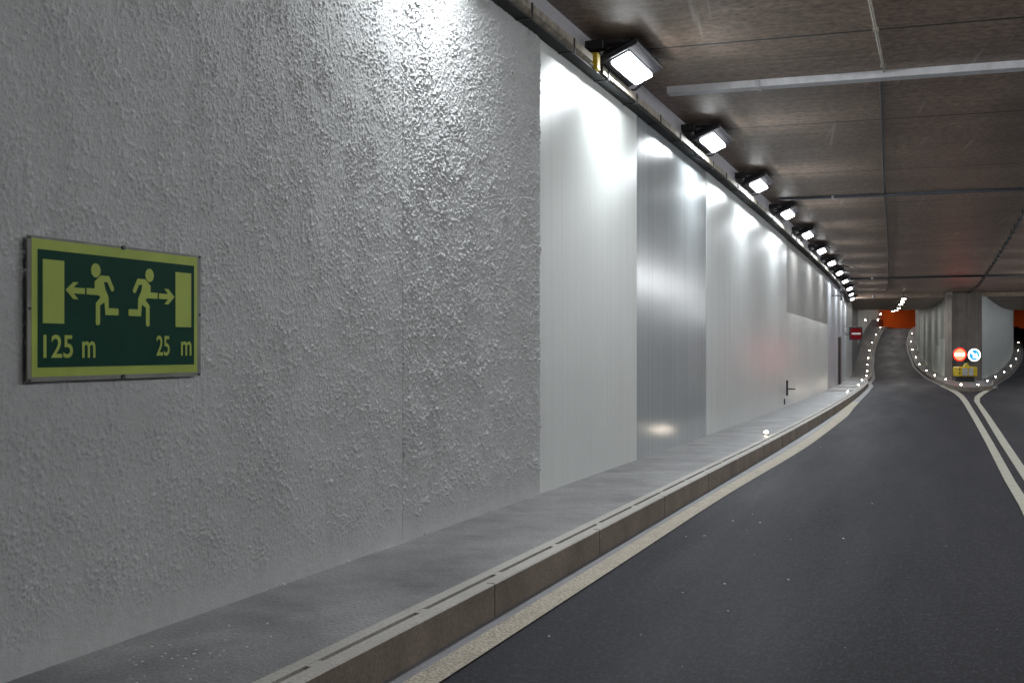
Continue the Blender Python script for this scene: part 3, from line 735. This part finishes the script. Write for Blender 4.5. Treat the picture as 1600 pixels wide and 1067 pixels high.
def text(body, a0, b0, width, height, label):
    cu = bpy.data.curves.new('lettering', 'FONT'); cu.body = body; cu.size = 1.0; cu.extrude = .0; cu.offset = .014
    ob = bpy.data.objects.new('lettering', cu); COL.objects.link(ob)
    bpy.context.view_layer.update()
    me = bpy.data.meshes.new_from_object(ob.evaluated_get(bpy.context.evaluated_depsgraph_get()))
    bpy.data.objects.remove(ob)
    co = np.array([v.co[:] for v in me.vertices]); lo = co.min(0); hi = co.max(0)
    mb = MB(); pts = [S(a0+(c[0]-lo[0])/(hi[0]-lo[0])*width, b0+(c[1]-lo[1])/(hi[1]-lo[1])*height, T1) for c in co]
    mb.add(pts, [list(p.vertices) for p in me.polygons])
    l = Vector(es.location); mb.v = [tuple(Vector(v)-l) for v in mb.v]
    o = mb.build('distance_lettering', M['yg']); o.parent = gp_; o['label'] = label
for wd, a_, b_, w_, h_ in (('125', .090, -.041, .187, .104), ('m', .338, -.041, .090, .076), ('25', .880, -.035, .107, .102), ('m', 1.082, -.035, .090, .074)):
    text(wd, a_, b_, w_, h_, 'lettering '+wd+(' at the left' if a_ < .6 else ' at the right'))
for a_, b_ in ((.626, .487), (.625, -.134), (.011, .484), (1.25, .486), (1.243, -.135), (.011, -.137), (.011, .175), (1.25, .181)):
    r = .011 if abs(a_-.626) < .01 else .006
    hexp = [(a_+r*math.cos(math.pi*k/6), b_+r*math.sin(math.pi*k/6)) for k in range(12)]
    sp('bolt', [hexp], .0, .010 if r > .008 else .005, M['bolt'])
    
# ------------------------------------------------------------------ small fittings on the left wall
vb = thing('wall_pipe', tuple(at(W, 31.0, 0, FOOT(31))), 'thin dark T-shaped pipe stub on the lower white wall panel', 'pipe')
k = lambda py, y: EYE+(545-py)/1850*y
mb = MB().tube([at(W, 31.1, .05, k(594, 31.1)), at(W, 31.1, .05, k(618, 31.1))], .028, 8); build_in(mb, 'upright', M['cable'], vb)
mb = MB().tube([at(W, 31.1, .05, k(607.5, 31.1)), at(W, 31.1, .26, k(607.5, 31.1))], .02, 8); build_in(mb, 'branch', M['cable'], vb)
mb = MB().tube([at(W, 30.6, .04, k(623, 30.6)), at(W, 30.6, .04, k(632, 30.6))], .018, 8); build_in(mb, 'lower_stub', M['cable'], vb)
cbk = thing('wall_bracket', tuple(at(W, 49.5, 0, EYE+2.3)), 'dark cross-shaped bracket sticking out below the far cable tray', 'bracket')
mb = MB().tube([at(W, 49.5, -.02, EYE+2.22), at(W, 49.5, .48, EYE+2.22)], .025, 8); build_in(mb, 'arm', M['black'], cbk)
mb = MB().tube([at(W, 49.5, .36, EYE+2.02), at(W, 49.5, .36, EYE+2.85)], .04, 8); mb.box((0, 0, 0), (.3, .12, .12), mat_at(W, 49.5, .36, EYE+2.45), 0, .02); build_in(mb, 'upright', M['black'], cbk)
dr = thing('door', tuple(at(W, 55.3, 0, FOOT(55.3))), 'narrow dark brown door seen almost edge-on in the left wall, before the red sign', 'door')
mb = MB().box((0, 0, 1.12), (.9, .08, 2.2), mat_at(W, 55.4, .03, FOOT(55.4)), 0, .02); build_in(mb, 'leaf', M['door'], dr)
mb = MB().tube([mat_at(W, 55.4, .09, FOOT(55.4)) @ Vector((-.45, -.03, 1.05)), mat_at(W, 55.4, .09, FOOT(55.4)) @ Vector((-.32, -.03, 1.05))], .012, 6); build_in(mb, 'handle', M['steel'], dr)
ne = thing('no_entry_sign', (19.15, 66, EYE+.5), 'square red no-entry sign with white bar standing out from the left wall', 'sign')
mxn = Matrix.Translation((19.17, 66, EYE+.845)) @ Matrix.Rotation(math.radians(90), 4, 'Z')     # local x towards -Y.. local x = +Y
mb = MB().box((0, 0, 0), (.05, .74, .70), mxn, 0, .01); build_in(mb, 'panel', M['black'], ne)
n = 40; disc = MB()
dm = Matrix.Translation((19.17, 66, EYE+.845)) @ Matrix.Rotation(math.radians(-90), 4, 'Z')
sq = []
for q in range(48):
    a_ = 2*math.pi*q/48; c_, s_ = math.cos(a_), math.sin(a_); e_ = (abs(c_)**4+abs(s_)**4)**-.25; sq.append((.315*e_*c_, .32*e_*s_))
dd = MB().prism(sq, .026, .034, lambda a, b, t: dm @ Vector((t, a, b))); build_in(dd, 'red_face', M['red'], ne)
dd = MB().prism(rect(-.25, -.045, .25, .045), .034, .040, lambda a, b, t: dm @ Vector((t, a, b))); build_in(dd, 'white_bar', M['white'], ne)
mb = MB(); wp = at(W, 66, -.02, EYE+.845)
for dz in (-.05, .05): mb.tube([(wp.x-.05, wp.y+.1, wp.z+dz), (19.2, 66.04, EYE+.845+dz)], .02, 8)
mb.tube([(wp.x-.05, wp.y+.1, EYE+1.21), (19.5, 66.04, EYE+1.21)], .015, 8)
build_in(mb, 'arm', M['black'], ne)

# ------------------------------------------------------------------ fork: lit signs, post, crash cushion
P = Vector((0, 0, 0))
Ysg = 63.6
fk = lambda px, py, y=Ysg: Vector(((px-800)/1850*y, y, EYE+(545-py)/1850*y))
post = thing('sign_post', tuple(fk(1511, 590)), 'dark post with a forked head carrying the two round signs', 'post')
base = fk(1511, 566); top = fk(1511, 561); 
mb = MB().tube([(base.x, Ysg+.2, FOOT(Ysg)), (base.x, Ysg+.2, top.z+.05)], .05, 10); build_in(mb, 'column', M['black'], post)
l_, r_ = fk(1499.5, 556), fk(1522, 556)
mb = MB().box(((l_.x+r_.x)/2, Ysg+.2, l_.z), (r_.x-l_.x+.2, .06, .12), None, 0, .01); mb.box((base.x, Ysg+.14, top.z-.03), (.32, .08, .16), None, 0, .02); build_in(mb, 'crossarm', M['black'], post)
def lit(px, py, label, faces):
    c = fk(px, py); t = thing('lit_sign', tuple(c), label, 'sign', 'round lit signs on the fork pillar')
    mx = Matrix.Translation(c) @ Matrix.Rotation(math.radians(-90), 4, 'Z')    # local x towards the camera
    mb = MB().disc((-.07, 0, 0), .355, .15, mx); build_in(mb, 'case', M['black'], t)
    x = .006
    for nm, kind, dat, m in faces:
        if kind == 'disc': mb = MB().disc((x, 0, 0), dat, .008, mx)
        else:
            mb = MB(); 
            for tr in tri(dat): mb.prism(tr, x-.004, x+.004, lambda a, b, tt: mx @ Vector((tt, a, b)))
        build_in(mb, nm, m, t); x += .008
    return t
# in this frame +a is to the right of the picture
lit(1499.6, 553.8, 'round lit red no-entry sign, left of the two on the fork pillar', [('rim', 'disc', .345, M['lit_red']), ('face', 'disc', .295, M['lit_orange']), ('bar', 'poly', rect(-.29, -.085, .26, .085), M['lit_white'])])
ca, sa = math.cos(math.radians(-43)), math.sin(math.radians(-43))
arw = [(a*ca-b*sa, a*sa+b*ca) for a, b in [(-.26, -.055), (.02, -.055), (.02, -.165), (.25, 0), (.02, .165), (.02, .055), (-.26, .055)]]
lit(1522.2, 554.6, 'round lit blue sign with white arrow, right of the two on the fork pillar', [('rim', 'disc', .34, M['lit_cool']), ('face', 'disc', .27, M['lit_blue']), ('arrow', 'poly', arw, M['lit_cool'])])
Yc = 60.8
q = lambda px, py: fk(px, py, Yc)
cc = thing('crash_cushion', (q(1512, 597).x, Yc, FOOT(Yc)), 'yellow crash cushion box with two grey reflector panels at the foot of the pillar', 'crash cushion')
a0, a1 = q(1498.5, 573), q(1527.5, 588.5)
mb = MB().box(((a0.x+a1.x)/2, Yc+.45, (a0.z+a1.z)/2), (a1.x-a0.x, .9, a0.z-a1.z), None, 0, .05); bodyc = build_in(mb, 'body', M['yellow'], cc)
mb = MB().box(((a0.x+a1.x)/2+.03, Yc+.55, (a1.z+FOOT(Yc))/2), ((a1.x-a0.x)*.74, .9, a1.z-FOOT(Yc)), None, 0, .02); build_in(mb, 'plinth', M['black'], cc)
for px0, px1 in ((1504, 1511.5), (1514, 1520.5)):
    u0, u1 = q(px0, 575), q(px1, 587)
    mb = MB().box(((u0.x+u1.x)/2, Yc-.005, (u0.z+u1.z)/2), (u1.x-u0.x, .03, u0.z-u1.z), None, 0, .006); build_in(mb, 'reflector', M['reflector'], cc)
mb = MB(); u = q(1512, 573)
for py in (577, 583): s_ = q(1499.5, py); mb.box((s_.x, Yc-.002, s_.z), (.07, .02, .09), None, 0, .006)
build_in(mb, 'black_mark', M['black'], cc)
mb = MB().prism([(u.x-.16, u.z-.01), (u.x+.16, u.z-.01), (u.x+.03, u.z+.19), (u.x-.03, u.z+.19)], Yc+.1, Yc+.3, lambda a, b, t: Vector((a, t, b))); build_in(mb, 'lifting_lug', M['yellow'], cc)

# ------------------------------------------------------------------ cover plates and litter on the footway
for i, y in enumerate((45.5, 51.0, 56.5)):
    t = thing('cover_plate', tuple(at(W, y, .5, FOOT(y))), f'{ORD[i]} brown cover plate across the far left footway, counted from the near one', 'cover plate', 'cover plates in the footway')
    mb = MB().sweep(W, rng_y(y-.9, y+.9, .6), [(.06, -.02), (.06, .006), (.98, .006), (.98, -.02)], FOOT); build_in(mb, 'plate', M['brown_cover'], t)
mb = MB()
def chip(p, s):
    a_ = random.random()*6.28; n = random.choice((4, 5, 6)); ring = [Vector((s*random.uniform(.5, 1.1)*math.cos(a_+2*math.pi*j/n), s*random.uniform(.5, 1.1)*math.sin(a_+2*math.pi*j/n), 0)) for j in range(n)]
    mb.add([p+r+Vector((0, 0, .001)) for r in ring]+[p+r*.8+Vector((0, 0, .001+.25*s)) for r in ring], [list(range(n, 2*n))]+[[j, (j+1) % n, n+(j+1) % n, n+j] for j in range(n)])
for _ in range(90):
    y = random.gauss(5.6, .35); chip(at(W, y, random.uniform(.15, .8), FOOT(y)), random.choice((.003, .004, .006, .009)))
for _ in range(60):
    y = random.uniform(4.5, 14); chip(at(W, y, random.uniform(.1, .95), FOOT(y)), random.choice((.003, .004, .005)))
for _ in range(80):
    y = random.uniform(4.5, 26); chip(at(W, y, random.uniform(1.6, 4.4), ROAD(y)), random.choice((.004, .005, .007, .012)))
tag(mb.build('litter', M['litter']), 'pale crumbs and chips scattered on the footway and asphalt', 'litter', None, 'stuff')
